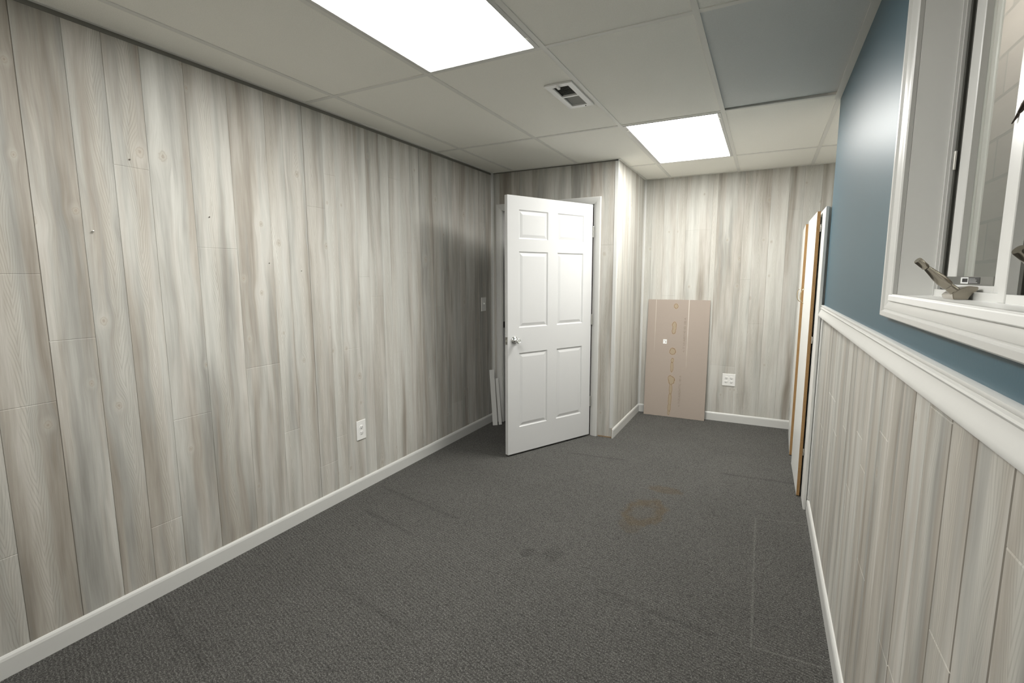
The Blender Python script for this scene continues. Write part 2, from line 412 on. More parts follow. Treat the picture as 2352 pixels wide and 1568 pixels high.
# left wall: edges measured along y
LB = bounds_from([PAT, PAT, PAT, [0, 0.143, 0.265, 0.395, 0.567, 0.76, 0.957, 1.06]], YB, YD, 0.8158 - 3 * 1.19)
LJ = [(0.8766, 1.1811), (1.12, 0.3232), (1.121, 1.8622), (1.67, 0.9512), (1.2425, 0.775), (1.8061, 0.556), (1.4771, 1.5525), (2.0568, 1.8151), (2.0581, 0.2726),
      (2.3158, 0.9599), (2.4429, 1.4154), (2.6896, 0.6519), (2.89, 1.5915), (3.2988, 1.1826), (3.4619, 0.3344), (3.70, 0.7785), (0.6432, 0.431)]
plank_wall('wall_left', (XL, 0, 0), (0, 1, 0), (1, 0, 0), LB, [(YB, YD, 0, H)], LJ, [0.8158 + 1.19 * k for k in range(-3, 4)], H, seed=5, tone=lambda y: 0.0 if y < 0.80 else (0.3 if y < 1.25 else 0.55),  # nearest panel is darker tan; near planks also dimmed for the light's fall-off
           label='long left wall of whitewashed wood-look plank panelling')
# doorway wall (x from XL to XC), opening cut out
DX0, DX1, DZ = -2.245, -1.330, 2.035
plank_wall('wall_doorway', (0, YD, 0), (1, 0, 0), (0, -1, 0), bounds_from([PAT], XL, XC, XL - 0.4),
           [(XL, DX0, 0, H), (DX0, DX1, DZ, H), (DX1, XC, 0, H)], [], [XL - 0.4 + 1.19], H, thick=0.10, seed=8,
           label='wood-look panelled wall with the white six panel door')
plank_wall('wall_alcove', (XC, 0, 0), (0, 1, 0), (1, 0, 0), bounds_from([PAT], YD, YF, YD - 0.3), [(YD, YF, 0, H)], [], [], H, seed=14, tone=lambda y: 0.8,
           label='short return wall of pale plank panelling beside the door')
plank_wall('wall_far', (0, YF, 0), (1, 0, 0), (0, -1, 0), bounds_from([[0, .14, .255, .387, .465, .70, .745, .97, 1.06]], XC - 0.05, XQ, -1.048 - 0.15),
           [(XC - 0.05, XQ, 0, H)], [(-0.12, 0.97), (0.08, 1.10), (-0.62, 1.86), (-0.3, 0.55)], [-0.1895], H, seed=23, tone=lambda x: 0.8, label='far wall of pale plank panelling with cardboard leaning on it')
RB = [YB, -0.2, 0.1, 0.35, 0.55, 0.70, 0.84, 0.967, 1.085, 1.22, 1.32, 1.427, 1.53, 1.64, 1.78, 1.87, 1.98, 2.10, 2.19, 2.29, 2.43, 2.55, 2.68, 2.80, 2.92, 3.06, 3.2, YE]
RJ = [(1.14, 1.159), (0.77, 1.058), (1.58, 0.99), (1.71, 0.539), (1.02, 0.772), (2.33, 0.33), (2.6, 0.86), (2.0, 0.66), (2.86, 0.55)]
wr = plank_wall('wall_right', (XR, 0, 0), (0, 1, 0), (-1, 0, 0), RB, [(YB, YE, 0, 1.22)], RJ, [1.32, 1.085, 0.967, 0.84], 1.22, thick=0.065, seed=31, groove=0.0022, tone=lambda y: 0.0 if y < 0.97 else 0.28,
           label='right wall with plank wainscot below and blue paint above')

# blue upper part of the right wall with the window opening
WY0, WY1, WZ0, WZ1 = 0.715, 1.5907, 1.364, 2.20
b = MB()
xo = XR + 0.075
b.box((XR, YB, 1.21), (xo, YE, WZ0 - 0.03)).box((XR, YB, WZ1), (xo, YE, H)).box((XR, YB, WZ0 - 0.03), (xo, WY0, WZ1)).box((XR, WY1 + 0.012, WZ0 - 0.03), (xo, YE, WZ1))
up = b.build('upper_wall', M['blue'], wr); tag(up, 'blue painted upper half of the wall')

# floor, other walls
b = MB(); b.box((XL - 0.05, YB, -0.06), (XQ + 0.05, YF + 0.05, 0.0)); b.box((XL - 0.4, YD, -0.06), (XC - 0.05, YD + 2.2, -0.0))
tag(b.build('floor', M['carpet']), 'dark grey loop pile carpet floor with brown stains', 'floor', kind='structure')
b = MB(); b.box((XL - 0.05, YB - 0.06, 0), (XR + 0.1, YB, H))
tag(b.build('wall_rear', M['plain_wall']), 'plain wall behind the viewer', 'wall', kind='structure')
b = MB(); b.box((XQ, YE, 0), (XQ + 0.06, YF + 0.05, H)); b.box((XR + 0.066, YE - 0.06, 0), (XQ + 0.06, YE, H))
tag(b.build('wall_recess', M['plain_wall']), 'plain walls of the recess that holds the wardrobe', 'wall', kind='structure')
# dark hall beyond the doorway
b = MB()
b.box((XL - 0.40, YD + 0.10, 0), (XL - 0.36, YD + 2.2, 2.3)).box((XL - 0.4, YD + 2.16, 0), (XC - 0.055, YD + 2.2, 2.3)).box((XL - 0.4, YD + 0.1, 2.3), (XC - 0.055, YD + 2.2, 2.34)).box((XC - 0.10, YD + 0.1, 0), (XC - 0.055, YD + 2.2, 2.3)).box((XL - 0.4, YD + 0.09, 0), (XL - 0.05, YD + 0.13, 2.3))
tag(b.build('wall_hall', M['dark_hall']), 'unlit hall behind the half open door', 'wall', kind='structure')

# ------------------------------------------------------------------ ceiling
GX = [-2.1146, -1.4961, -0.8943, -0.2858, 0.2942]
GY = [0.8132, 2.0322, 3.2594, 4.4617]
TB = 0.024
ceil_root = thing('ceiling', (0, 0, H), 'suspended ceiling of pale two by four tiles in a white grid', 'ceiling', kind='structure')
xs = [XL] + GX + [XQ]; ys = [YB] + GY + [YF]
LIGHTS = {(2, 1), (3, 3)}       # (column, row): x between GX[1]..GX[2], y between GY[1]..GY[2]
tiles = MB(); grey = MB()
for i in range(len(xs) - 1):
    for j in range(len(ys) - 1):
        if (i, j) in LIGHTS: continue
        if xs[i] >= XR - 0.02 and ys[j + 1] < YE: continue
        x1 = xs[i + 1]
        if (i, j) == (4, 2):     # the greyer tile sits crooked: its far edge rides up
            v = [(xs[i], ys[j] - H * 0, 0.004), (x1, ys[j], 0.004), (x1, ys[j + 1] - 0.012, 0.016), (xs[i], ys[j + 1] - 0.012, 0.012)]
            top = [(a, c, d + 0.016) for a, c, d in v]
            grey.poly(v); grey.poly(top[::-1])
            for k in range(4): grey.poly([v[k], top[k], top[(k + 1) % 4], v[(k + 1) % 4]])
            continue
        xa, xb_, ya_, yb_ = xs[i] + 0.002, x1 - 0.002, ys[j] + 0.002, ys[j + 1] - 0.002
        if xa < -0.987 < xb_ and ya_ < 2.602 < yb_:      # this tile is cut out for the vent
            hx0, hx1, hy0, hy1 = -0.987 - 0.052, -0.987 + 0.052, 2.602 - 0.16, 2.602 + 0.16
            tiles.box((xa, ya_, 0.004), (xb_, hy0, 0.02)).box((xa, hy1, 0.004), (xb_, yb_, 0.02)).box((xa, hy0, 0.004), (hx0, hy1, 0.02)).box((hx1, hy0, 0.004), (xb_, hy1, 0.02))
            continue
        tiles.box((xa, ya_, 0.004), (xb_, yb_, 0.02))
tiles.build('ceiling_tiles', M['tile'], ceil_root)
tag(grey.build('ceiling_tile', M['tile_grey'], ceil_root), 'greyer tile sitting slightly crooked')
b = MB()
for x in GX:
    y0 = YB if x < XR else YB
    b.box((x - TB / 2, YB, 0.0), (x + TB / 2, YF if x > XC else YD, 0.006), 0.0008)
for k, y in enumerate(GY):
    segs = [(XL, XR if y < YE else XQ)] if y < YD else [(XC, XQ)]
    for x0, x1 in segs: b.box((x0, y - TB / 2, 0.0004), (x1, y + TB / 2, 0.0062), 0.0008)
# wall angle along the room's edges
wa = 0.02
b.box((XL, YB, -0.0006), (XL + wa, YD, 0.004))
b.box((XL, YD - wa, -0.0004), (XC, YD, 0.004)).box((XC, YD - wa, -0.0006), (XC + wa, YF, 0.004)).box((XC, YF - wa, -0.0004), (XQ, YF, 0.004))
b.box((XR - 0.03, YB, -0.0008), (XR, YE, 0.004))
b.build('ceiling_grid', M['grid'], ceil_root)
b = MB(); b.box((XL + 0.0005, YB, -0.017), (XL + 0.003, YD, -0.0008)); b.box((XL + 0.003, YD - 0.003, -0.009), (XC, YD - 0.0005, -0.0008)); b.build('wall_top_shadow', M['shadow_line'], ceil_root)  # dark strip standing in for the shadow gap at the wall tops
b = MB(); b.box((XL - 0.3, YB, 0.12), (XR + 0.07, YF + 0.1, 0.16)).box((XR + 0.07, YE - 0.06, 0.12), (XQ + 0.1, YF + 0.1, 0.16)); b.build('ceiling_deck', M['dark'], ceil_root)

def ceiling_light(x0, x1, y0, y1, label):
    t = thing('ceiling_light', ((x0 + x1) / 2, (y0 + y1) / 2, H), label, 'ceiling light', 'troffer lights in the ceiling')
    w, l = (x1 - x0) / 2 - TB / 2, (y1 - y0) / 2 - TB / 2
    f = MB(); fw = 0.022
    for (a, c) in (((-w, -l), (-w + fw, l)), ((w - fw, -l), (w, l)), ((-w + fw, -l), (w - fw, -l + fw * 0.55)), ((-w + fw, l - fw * 0.55), (w - fw, l))):
        f.box((a[0], a[1], -0.002), (c[0], c[1], 0.02), 0.0015)
    f.box((-w, -l, 0.07), (w, l, 0.075)); f.box((-w, -l, 0.02), (-w + 0.002, l, 0.07)); f.box((w - 0.002, -l, 0.02), (w, l, 0.07)); f.box((-w, -l, 0.02), (w, -l + 0.002, 0.07)); f.box((-w, l - 0.002, 0.02), (w, l, 0.07))
    f.build('frame', M['white_trim'], t)
    d = MB(); d.box((-w + fw, -l + fw * 0.55, 0.004), (w - fw, l - fw * 0.55, 0.008)); d.build('diffuser', M['diffuser'], t)
    for sy in (-1, 1):
        for sx in (-1, 1):
            c = MB(); c.box((sx * (w - fw * 0.5) - 0.004, sy * (l - 0.10) - 0.012, -0.004), (sx * (w - fw * 0.5) + 0.004, sy * (l - 0.10) + 0.012, 0.0), 0.001); c.build('latch', M['steel'], t)
    return t
ceiling_light(GX[1], GX[2], GY[0], GY[1], 'bright rectangular ceiling light nearest the viewer, cut by the top edge')
ceiling_light(GX[2], GX[3], GY[2], GY[3], 'bright rectangular ceiling light at the far end near the alcove')

# ceiling vent
t = thing('ceiling_vent', (-0.987, 2.602, H), 'white rectangular air register with two dark openings in a ceiling tile', 'vent')
w, l = 0.0735, 0.184
b = MB()
ow, ol = 0.043, 0.148
b.box((-w, -l, -0.0055), (-ow, l, 0.003), 0.0008).box((ow, -l, -0.0055), (w, l, 0.003), 0.0008).box((-ow - 0.001, -l, -0.0055), (ow + 0.001, -ol, 0.003), 0.0).box((-ow - 0.001, ol, -0.0055), (ow + 0.001, l, 0.003), 0.0).box((-ow - 0.001, -0.008, -0.005), (ow + 0.001, 0.008, 0.003), 0.0)
b.build('frame', M['white_plastic'], t)
for (y0, y1, ang, hw) in ((-ol, -0.008, 30, 0.0050), (0.008, ol, -34, 0.0085)):
    b = MB(); n = 11
    for k in range(n):
        yc = y0 + (k + 0.5) * (y1 - y0) / n
        Mx = Matrix.Translation((0, yc, 0.0075)) @ Matrix.Rotation(R(ang), 4, 'X')
        b.box((-ow, -hw, -0.0004), (ow, hw, 0.0004), M=Mx)
    b.build('louvers', M['louver'], t)
b = MB(); b.box((-0.052, -0.16, 0.10), (0.052, 0.16, 0.103)); b.box((-0.0515, -0.16, 0.0035), (-0.0495, 0.16, 0.10)); b.box((0.0495, -0.16, 0.0035), (0.0515, 0.16, 0.10)); b.box((-0.05, -0.16, 0.0035), (0.05, -0.158, 0.10)); b.box((-0.05, 0.158, 0.0035), (0.05, 0.16, 0.10)); b.build('duct', M['dark'], t)
b = MB(); b.box((-0.013, -ol - 0.022, -0.016), (0.001, -ol + 0.006, -0.005), 0.002); b.build('lever', M['white_plastic'], t)
b = MB(); b.lathe([(0, -0.0095), (0.003, -0.009), (0.004, -0.006), (0, -0.006)], Matrix.Translation((0.03, l - 0.02, 0))); b.build('screw', M['bronze'], t)

# ------------------------------------------------------------------ baseboards, corner trims, chair rail
HB, TBB = 0.0822, 0.012
BPROF = [(0, 0), (TBB, 0), (TBB, HB - 0.016), (TBB * 0.8, HB - 0.007), (TBB * 0.45, HB - 0.001), (0, HB)]
def baseboard(name, p0, p1, nrm, label, m0=0, m1=0):
    b = MB(); b.extrude_profile(BPROF, p0, p1, nrm, (0, 0, 1), m0, m1)
    return tag(b.build(name, M['white_trim']), label, 'baseboard', kind='structure')
baseboard('baseboard_left', (XL, YB, 0), (XL, YD, 0), (1, 0, 0), 'white baseboard along the long left wall')
baseboard('baseboard_alcove', (XC, YD - 0.012, 0), (XC, YF, 0), (1, 0, 0), 'short white baseboard on the return wall beside the door', 0, 1)
baseboard('baseboard_far', (XC, YF, 0), (XQ, YF, 0), (0, -1, 0), 'white baseboard along the far wall', 1, 0)
baseboard('baseboard_right', (XR, YB, 0), (XR, YE - 0.012, 0), (-1, 0, 0), 'white baseboard below the right wainscot')
# raw edge and bare strip at the foot of the return corner
b = MB(); b.box((XC - 0.002, YD - 0.013, 0.0), (XC + 0.0005, YD - 0.001, 0.088)); b.box((DX1 + 0.062, YD - 0.003, 0.0), (XC - 0.002, YD, 0.010))
tag(b.build('trim_1', M['raw']), 'bare brown panel edge at the foot of the corner beside the door', 'trim', kind='structure')
# outside corner trim between doorway wall and alcove
b = MB(); L = 0.024; q = 0.003
b.extrude_profile([(-L, -q), (q, -q), (q, L), (0, L), (0, 0), (-L, 0)], (XC, YD, 0.088), (XC, YD, H - 0.001), (1, 0, 0), (0, 1, 0))
tag(b.build('trim_2', M['white_trim']), 'white outside corner strip where the door wall meets the alcove', 'trim', kind='structure')
b = MB(); L = 0.020
b.extrude_profile([(0, 0), (L, 0), (L, -0.003), (0.006, -0.006), (0.003, -L), (0, -L)], (XC, YF, HB), (XC, YF, H), (1, 0, 0), (0, 1, 0))
tag(b.build('trim_3', M['white_trim']), 'thin white inside corner strip in the alcove', 'trim', kind='structure')
b = MB()
b.extrude_profile([(0, 0), (L, 0), (L, -0.003), (0.006, -0.006), (0.003, -L), (0, -L)], (XL, YD, HB), (XL, YD, H), (1, 0, 0), (0, 1, 0))
tag(b.build('trim_4', M['white_trim']), 'thin white inside corner strip left of the door', 'trim', kind='structure')
# outside corner strip at the end of the wainscot
b = MB()
pf = [(0.006, -0.034)] + [(-0.0085 * math.sin(R(a)) - 0.002, -0.020 - 0.014 * math.cos(R(a))) for a in (20, 50, 90, 130)] + [(-0.008, 0.004), (0.0, 0.006), (0.03, 0.006), (0.03, 0.0), (0.006, 0.0)]
b.extrude_profile(pf, (XR, YE, HB + 0.004), (XR, YE, 1.19), (1, 0, 0), (0, 1, 0))
tag(b.build('trim_5', M['white_trim'], smooth=40), 'white rounded corner strip at the end of the right wainscot', 'trim', kind='structure')
# chair rail
CR = [(0, 1.2485), (0.010, 1.2485), (0.0135, 1.2465), (0.0145, 1.243), (0.0135, 1.2395), (0.011, 1.238), (0.0115, 1.2365), (0.016, 1.2345), (0.0178, 1.231), (0.0165, 1.2275), (0.0145, 1.226),
      (0.015, 1.222), (0.0175, 1.214), (0.0215, 1.205), (0.025, 1.197), (0.0265, 1.191), (0.0255, 1.186), (0.022, 1.183), (0.0, 1.183)]
b = MB(); b.extrude_profile(CR, (XR, YB, 0), (XR, YE + 0.008, 0), (-1, 0, 0), (0, 0, 1))
tag(b.build('trim_6', M['white_trim'], smooth=35), 'white moulded chair rail between wainscot and blue wall', 'trim', kind='structure')

# door casing and jamb
b = MB()
CP = [(0, 0), (0, 0.009), (0.010, 0.011), (0.018, 0.0145), (0.040, 0.017), (0.052, 0.017), (0.057, 0.013), (0.057, 0)]   # (across from the inner edge, thickness)
ix0, ix1, iz = DX0 + 0.012, DX1 - 0.005, DZ - 0.008
def casing_side(x, sgn):
    b.extrude_profile(CP, (x, YD, 0.0), (x, YD, iz), (sgn, 0, 0), (0, -1, 0), 0, -1)
casing_side(ix1, 1); casing_side(ix0, -1)
b.extrude_profile(CP, (ix0, YD, iz), (ix1, YD, iz), (0, 0, 1), (0, -1, 0), -1, -1)
tag(b.build('trim_7', M['white_trim'], smooth=30), 'white moulded casing around the doorway', 'trim', kind='structure')
b = MB()
b.box((DX0, YD - 0.001, 0), (DX0 + 0.019, YD + 0.105, DZ)).box((DX1 - 0.014, YD - 0.001, 0), (DX1, YD + 0.105, DZ)).box((DX0, YD - 0.001, DZ - 0.014), (DX1, YD + 0.105, DZ))
b.box((DX0 + 0.019, YD + 0.045, 0), (DX0 + 0.030, YD + 0.080, DZ - 0.014)).box((DX1 - 0.025, YD + 0.045, 0), (DX1 - 0.014, YD + 0.080, DZ - 0.014)).box((DX0, YD + 0.045, DZ - 0.026), (DX1, YD + 0.080, DZ - 0.014))
o = tag(b.build('trim_8', M['white_trim']), 'white jamb lining with stop strips inside the doorway', 'trim', kind='structure')
b = MB(); b.box((DX0 + 0.0185, YD + 0.004, 0.93), (DX0 + 0.0203, YD + 0.034, 0.99), 0.0005); tag(b.build('strike_plate', M['bronze'], o), 'dark strike plate')

# ------------------------------------------------------------------ the door
DW, DT, DH = 0.894, 0.035, 2.0025
ANG = 63.6
door = thing('door_1', (-1.3425, YD - 0.0278, 0.0), 'white six panel interior door standing half open with round chrome knob', 'door', kind='structure',
             rot=(0, 0, R(180 + ANG)))
# local: +x from hinge to free edge, +y is towards the viewer side (normal flipped below), z up
def panel_rects():
    cols = [(0.1055, 0.394), (0.496, 0.785)]
    rows = [(0.226, 0.823), (1.022, 1.606), (1.700, 1.917)]
    return cols, rows
def door_leaf():
    bm = bmesh.new()
    cols, rows = panel_rects()
    z0 = 0.0155
    X = [0.0]; 
    for a, c in cols: X += [a, c]
    X.append(DW)
    Zs = [z0]
    for a, c in rows: Zs += [a, c]
    Zs.append(z0 + DH)
    def quad(p): bm.faces.new([bm.verts.new(q) for q in p])
    for side, y0, sg in ((0, 0.0, 1), (1, -DT, -1)):
        for i in range(len(X) - 1):
            for j in range(len(Zs) - 1):
                xa, xb, za, zb = X[i], X[i + 1], Zs[j], Zs[j + 1]
                if i % 2 == 1 and j % 2 == 1:
                    prof = [(0, 0), (0.0045, -0.0055), (0.0105, -0.0075), (0.0135, -0.0072), (0.034, -0.0018), (0.037, -0.0018)]
                    rings = []
                    for ins, d in prof:
                        y = y0 + sg * d
                        rings.append([(xa + ins, y, za + ins), (xb - ins, y, za + ins), (xb - ins, y, zb - ins), (xa + ins, y, zb - ins)])
                    for A, B in zip(rings, rings[1:]):
                        for k in range(4): quad([A[k], A[(k + 1) % 4], B[(k + 1) % 4], B[k]])
                    quad(rings[-1])
                else:
                    quad([(xa, y0, za), (xb, y0, za), (xb, y0, zb), (xa, y0, zb)])
    zt = z0 + DH
    quad([(0, 0, z0), (0, -DT, z0), (0, -DT, zt), (0, 0, zt)]); quad([(DW, 0, z0), (DW, -DT, z0), (DW, -DT, zt), (DW, 0, zt)])
    quad([(0, 0, z0), (DW, 0, z0), (DW, -DT, z0), (0, -DT, z0)]); quad([(0, 0, zt), (DW, 0, zt), (DW, -DT, zt), (0, -DT, zt)])
    bmesh.ops.remove_doubles(bm, verts=bm.verts, dist=1e-5)
    s = MB(); s.bm.free(); s.bm = bm
    return s
door_leaf().build('door_leaf', M['white_door'], door)
KZ, KX = 0.926, DW - 0.062
for sg, y0 in ((1, 0.0), (-1, -DT)):
    Mk = Matrix.Translation((KX, y0, KZ)) @ Matrix.Rotation(R(-90 * sg), 4, 'X')
    k = MB(); k.lathe([(0.0, 0.0), (0.0335, 0.0), (0.0335, 0.003), (0.029, 0.010), (0.021, 0.016), (0.0135, 0.018), (0, 0.018)], Mk)
    ro = k.build('rosette', M['chrome'], door, smooth=50)
    k = MB(); k.lathe([(0.0, 0.016), (0.0125, 0.016), (0.0105, 0.024), (0.0110, 0.031), (0.0165, 0.037), (0.0205, 0.043), (0.0215, 0.050), (0.0205, 0.056), (0.0180, 0.0605), (0.0155, 0.0615), (0.0150, 0.0590), (0.0, 0.0585)], Mk)
    tag(k.build('knob', M['chrome'], door, smooth=50), 'round polished chrome knob')
b = MB(); b.box((DW - 0.0003, -DT + 0.005, KZ - 0.029), (DW + 0.0012, -0.005, KZ + 0.029), 0.0004); b.box((DW, -DT / 2 - 0.006, KZ - 0.009), (DW + 0.008, -DT / 2 + 0.006, KZ + 0.009), 0.002)
b.build('latch_plate', M['steel'], door)
for z in (1.791, 1.045, 0.318):
    b = MB()
    b.tube([(-0.004, 0.006, z - 0.044), (-0.004, 0.006, z + 0.044)], 0.0055, 14)
    b.lathe([(0.0, 0.0), (0.0045, 0.0), (0.0035, 0.004), (0, 0.005)], Matrix.Translation((-0.004, 0.006, z + 0.044)), 14)
    b.box((-0.004, -0.028, z - 0.044), (-0.0015, 0.004, z + 0.044))
    b.build('hinge', M['steel'], door, smooth=40)

# ------------------------------------------------------------------ outlets and switch
def rounded_plate(b, w, h, t=0.005): b.box((-w / 2, -t, -h / 2), (w / 2, 0, h / 2), 0.003, 2)
def receptacle(parent, x, z):
    r = MB(); r.lathe([(0, 0), (0.0165, 0), (0.0165, 0.0015), (0.0155, 0.0022), (0, 0.0022)], Matrix.Translation((x, -0.0048, z)) @ Matrix.Rotation(R(90), 4, 'X') @ Matrix.Diagonal((1, 0.86, 1, 1)))
    ro = r.build('receptacle', M['white_plastic'], parent, smooth=40)
    s = MB()
    for sx, hh in ((-0.0063, 0.0042), (0.0063, 0.0034)): s.box((x + sx - 0.0012, -0.0074, z + 0.003 - hh), (x + sx + 0.0012, -0.0069, z + 0.003 + hh))
    s.lathe([(0, 0), (0.0024, 0), (0.0024, 0.0004), (0, 0.0004)], Matrix.Translation((x, -0.0070, z - 0.0085)) @ Matrix.Rotation(R(90), 4, 'X'), 12)
    s.build('slots', M['dark'], ro)
t = thing('wall_outlet', (XL, 2.348, 0.411), 'white double wall outlet low on the long left wall', 'outlet', rot=(0, 0, R(90)))
b = MB(); rounded_plate(b, 0.082, 0.131, 0.006); b.build('plate', M['white_plastic'], t)
receptacle(t, 0, 0.0195); receptacle(t, 0, -0.0195)
t = thing('wall_outlet', (-0.274, YF, 0.4173), 'square white four socket outlet on the far wall right of the cardboard', 'outlet')
b = MB(); rounded_plate(b, 0.117, 0.120, 0.006); b.build('plate', M['white_plastic'], t)
for sx in (-0.023, 0.023):
    for sz in (-0.0195, 0.0195): receptacle(t, sx, sz)
t = thing('light_switch', (XL, 3.962, 1.162), 'white toggle light switch on the left wall in the door shadow', 'light switch', rot=(0, 0, R(90)))
b = MB(); rounded_plate(b, 0.082, 0.128, 0.006); b.build('plate', M['white_plastic'], t)
b = MB(); b.box((-0.005, -0.016, -0.004), (0.005, -0.004, 0.010), 0.0015, M=Matrix.Rotation(R(-18), 4, 'X')); b.build('toggle', M['white_plastic'], t)
for sz in (-0.030, 0.030):
    b = MB(); b.lathe([(0, 0), (0.0032, 0), (0.0026, 0.0012), (0, 0.0014)], Matrix.Translation((0, -0.0058, sz)) @ Matrix.Rotation(R(90), 4, 'X'), 14); b.build('screw', M['white_plastic'], t)

# nails left in the panelling
def nail(y, z, r, L, mat, label):
    b = MB(); Mn = Matrix.Translation((XL, y, z)) @ Matrix.Rotation(R(90), 4, 'Y')
    b.lathe([(0, -0.004), (r * 0.5, -0.004), (r * 0.5, L * 0.7), (r, L * 0.72), (r, L * 0.92), (r * 0.6, L), (0, L)], Mn, 16)
    tag(b.build('nail', mat, smooth=40), label, 'nail', 'nails in the left wall')
nail(0.9863, 1.593, 0.0036, 0.011, M['steel'], 'shiny nail head left in the panelling, leftmost of the nails on the left wall')
nail(1.4474, 1.6955, 0.0026, 0.005, M['bronze'], 'small dark nail head in the left wall, highest of the nails in the middle')
nail(1.7469, 1.489, 0.0022, 0.004, M['bronze'], 'tiny dark nail head in the brightest part of the left wall')

nail(1.9476, 1.450, 0.0022, 0.004, M['bronze'], 'tiny dark nail head in the left wall, rightmost of the nails there')
nail(1.139, 1.892, 0.0030, 0.004, M['bronze'], 'dark nail head high on the left wall, just above a plank joint')
# ------------------------------------------------------------------ moulding offcuts behind the door
def offcut(p0, p1, w, tk, label, dirw):
    p0, p1 = Vector(p0), Vector(p1); d = (p1 - p0); L = d.length; d.normalize()
    wv = Vector(dirw); wv = (wv - d * wv.dot(d)).normalized(); nv = d.cross(wv)
    o = thing('moulding_offcut', p0, label, 'offcut', 'moulding offcuts behind the door')
    b = MB(); b.extrude_profile([(0, 0), (w, 0), (w, tk * 0.55), (w * 0.75, tk), (w * 0.12, tk), (0, tk * 0.7)], (0, 0, 0), d * L, wv, nv)
    b.build('board', M['white_trim'], o); return o
offcut((-2.262, 3.985, 0.001), (-2.3330, 4.050, 0.525), 0.046, 0.011, 'longer white moulding offcut leaning in the corner behind the door, nearer the wall', (0.85, 0.5, 0))
offcut((-2.222, 4.030, 0.001), (-2.2860, 4.082, 0.440), 0.030, 0.010, 'shorter white moulding offcut leaning in the corner behind the door, nearer the doorway', (0.85, 0.5, 0))

# ------------------------------------------------------------------ cardboard sheet
CW, CH, CT = 0.590, 1.186, 0.007
g = NG('cardboard'); U, V, _ = g.xyz(g.obj())     # local: x 0..CW, z up -> use x and z
U, _, V = g.xyz(g.obj())
fib = g.noise(g.vmath('MULTIPLY', g.obj(), (500, 500, 160)), 1.0, 3.0, 0.7)
flu = g.math('SINE', g.math('MULTIPLY', V, 900.0))
base = g.mix(fib, (0.330, 0.276, 0.236), (0.425, 0.365, 0.318))
nzw = g.math('MULTIPLY', g.math('SUBTRACT', g.math('ADD', g.math('MULTIPLY', g.noise(g.obj(), 42, 2.0, 0.5), 0.7), g.math('MULTIPLY', g.noise(g.obj(), 130, 3.0, 0.7), 0.3)), 0.5), 0.9)
ST = [(0.272, 1.122, 0.021, 0.024), (0.264, 0.935, 0.022, 0.030), (0.262, 0.875, 0.020, 0.030), (0.266, 0.905, 0.019, 0.03), (0.260, 0.668, 0.030, 0.034), (0.262, 0.578, 0.014, 0.022), (0.260, 0.510, 0.014, 0.055), (0.262, 0.375, 0.030, 0.045), (0.249, 0.395, 0.022, 0.028),
      (0.258, 0.285, 0.015, 0.055), (0.255, 0.180, 0.016, 0.075), (0.252, 0.095, 0.015, 0.045), (0.248, 0.040, 0.011, 0.022)]
dm = None
for cx, cz, rx, rz in ST:
    d = g.math('ADD', ell(g, U, V, cx, cz, rx, rz), nzw)
    if dm is None: dm = d
    else:
        nd = g.n('ShaderNodeMath', operation='SMOOTH_MIN'); g.put(nd.inputs[0], dm); g.put(nd.inputs[1], d); nd.inputs[2].default_value = 0.08; dm = nd.outputs[0]
ins = g.math('SUBTRACT', 1.0, sstep(g, dm, 0.96, 1.04))
ring = g.math('MULTIPLY', ins, sstep(g, dm, 0.74, 0.97))
halo = g.math('MULTIPLY', g.math('SUBTRACT', 1.0, sstep(g, dm, 1.0, 1.5)), 0.25)
base = g.mix(g.math('MULTIPLY', halo, 0.7), base, (0.50, 0.37, 0.24))
base = g.mix(g.math('MULTIPLY', ins, 0.75), base, (0.37, 0.300, 0.205))
base = g.mix(g.math('MULTIPLY', ring, 0.95), base, (0.20, 0.115, 0.05))
# pale scuffs where tape was pulled off
for cx, w, z0, amt in ((0.079, 0.0028, 0.86, 0.6), (0.395, 0.0050, 0.78, 0.62)):
    sc = g.math('SUBTRACT', 1.0, sstep(g, g.math('ABSOLUTE', g.math('SUBTRACT', U, cx)), w * 0.5, w))
    fade = sstep(g, g.math('ADD', V, g.math('MULTIPLY', g.noise(g.vec(0.0, g.math('MULTIPLY', V, 9.0), cx), 1.0, 2.0), 0.35)), z0 - 0.15, z0 + 0.45)
    base = g.mix(g.math('MULTIPLY', g.math('MULTIPLY', sc, fade), amt), base, (0.74, 0.69, 0.63))
M['cardboard'] = g.bsdf(base, 0.85, normal=g.bump(g.math('ADD', fib, g.math('MULTIPLY', flu, 0.15)), 0.25, 0.001), spec=0.2)
lean = math.asin((YF - CT - 0.012 - 5.0415) / CH)
card = thing('cardboard_sheet', (-1.062, 5.0415, 0.001), 'tall flat brown cardboard sheet with coffee coloured stains leaning on the far wall', 'cardboard')
card.rotation_euler = (-lean, 0, R(0.5))
bm_ = MB()
outline = []
rr = random.Random(4)
nn = 60
for k in range(nn + 1): outline.append((CW * k / nn, rr.uniform(0.0, 0.0022)))
for k in range(1, nn + 1): outline.append((CW + 0.010 * (k / nn) * 0 + rr.uniform(-0.0015, 0.0008), CH * k / nn))
for k in range(1, nn): outline.append((CW * (1 - k / nn), CH + rr.uniform(-0.0008, 0.0008)))
for k in range(nn, 0, -1): outline.append((rr.uniform(-0.0005, 0.001), CH * k / nn))
F = [bm_.bm.verts.new((x, 0, z)) for x, z in outline]; Bk = [bm_.bm.verts.new((x, CT, z)) for x, z in outline]
bm_.bm.faces.new(F); bm_.bm.faces.new(Bk[::-1])
for k in range(len(F)):
    k2 = (k + 1) % len(F); bm_.bm.faces.new([F[k], F[k2], Bk[k2], Bk[k]])
bm_.build('sheet', M['cardboard'], card)
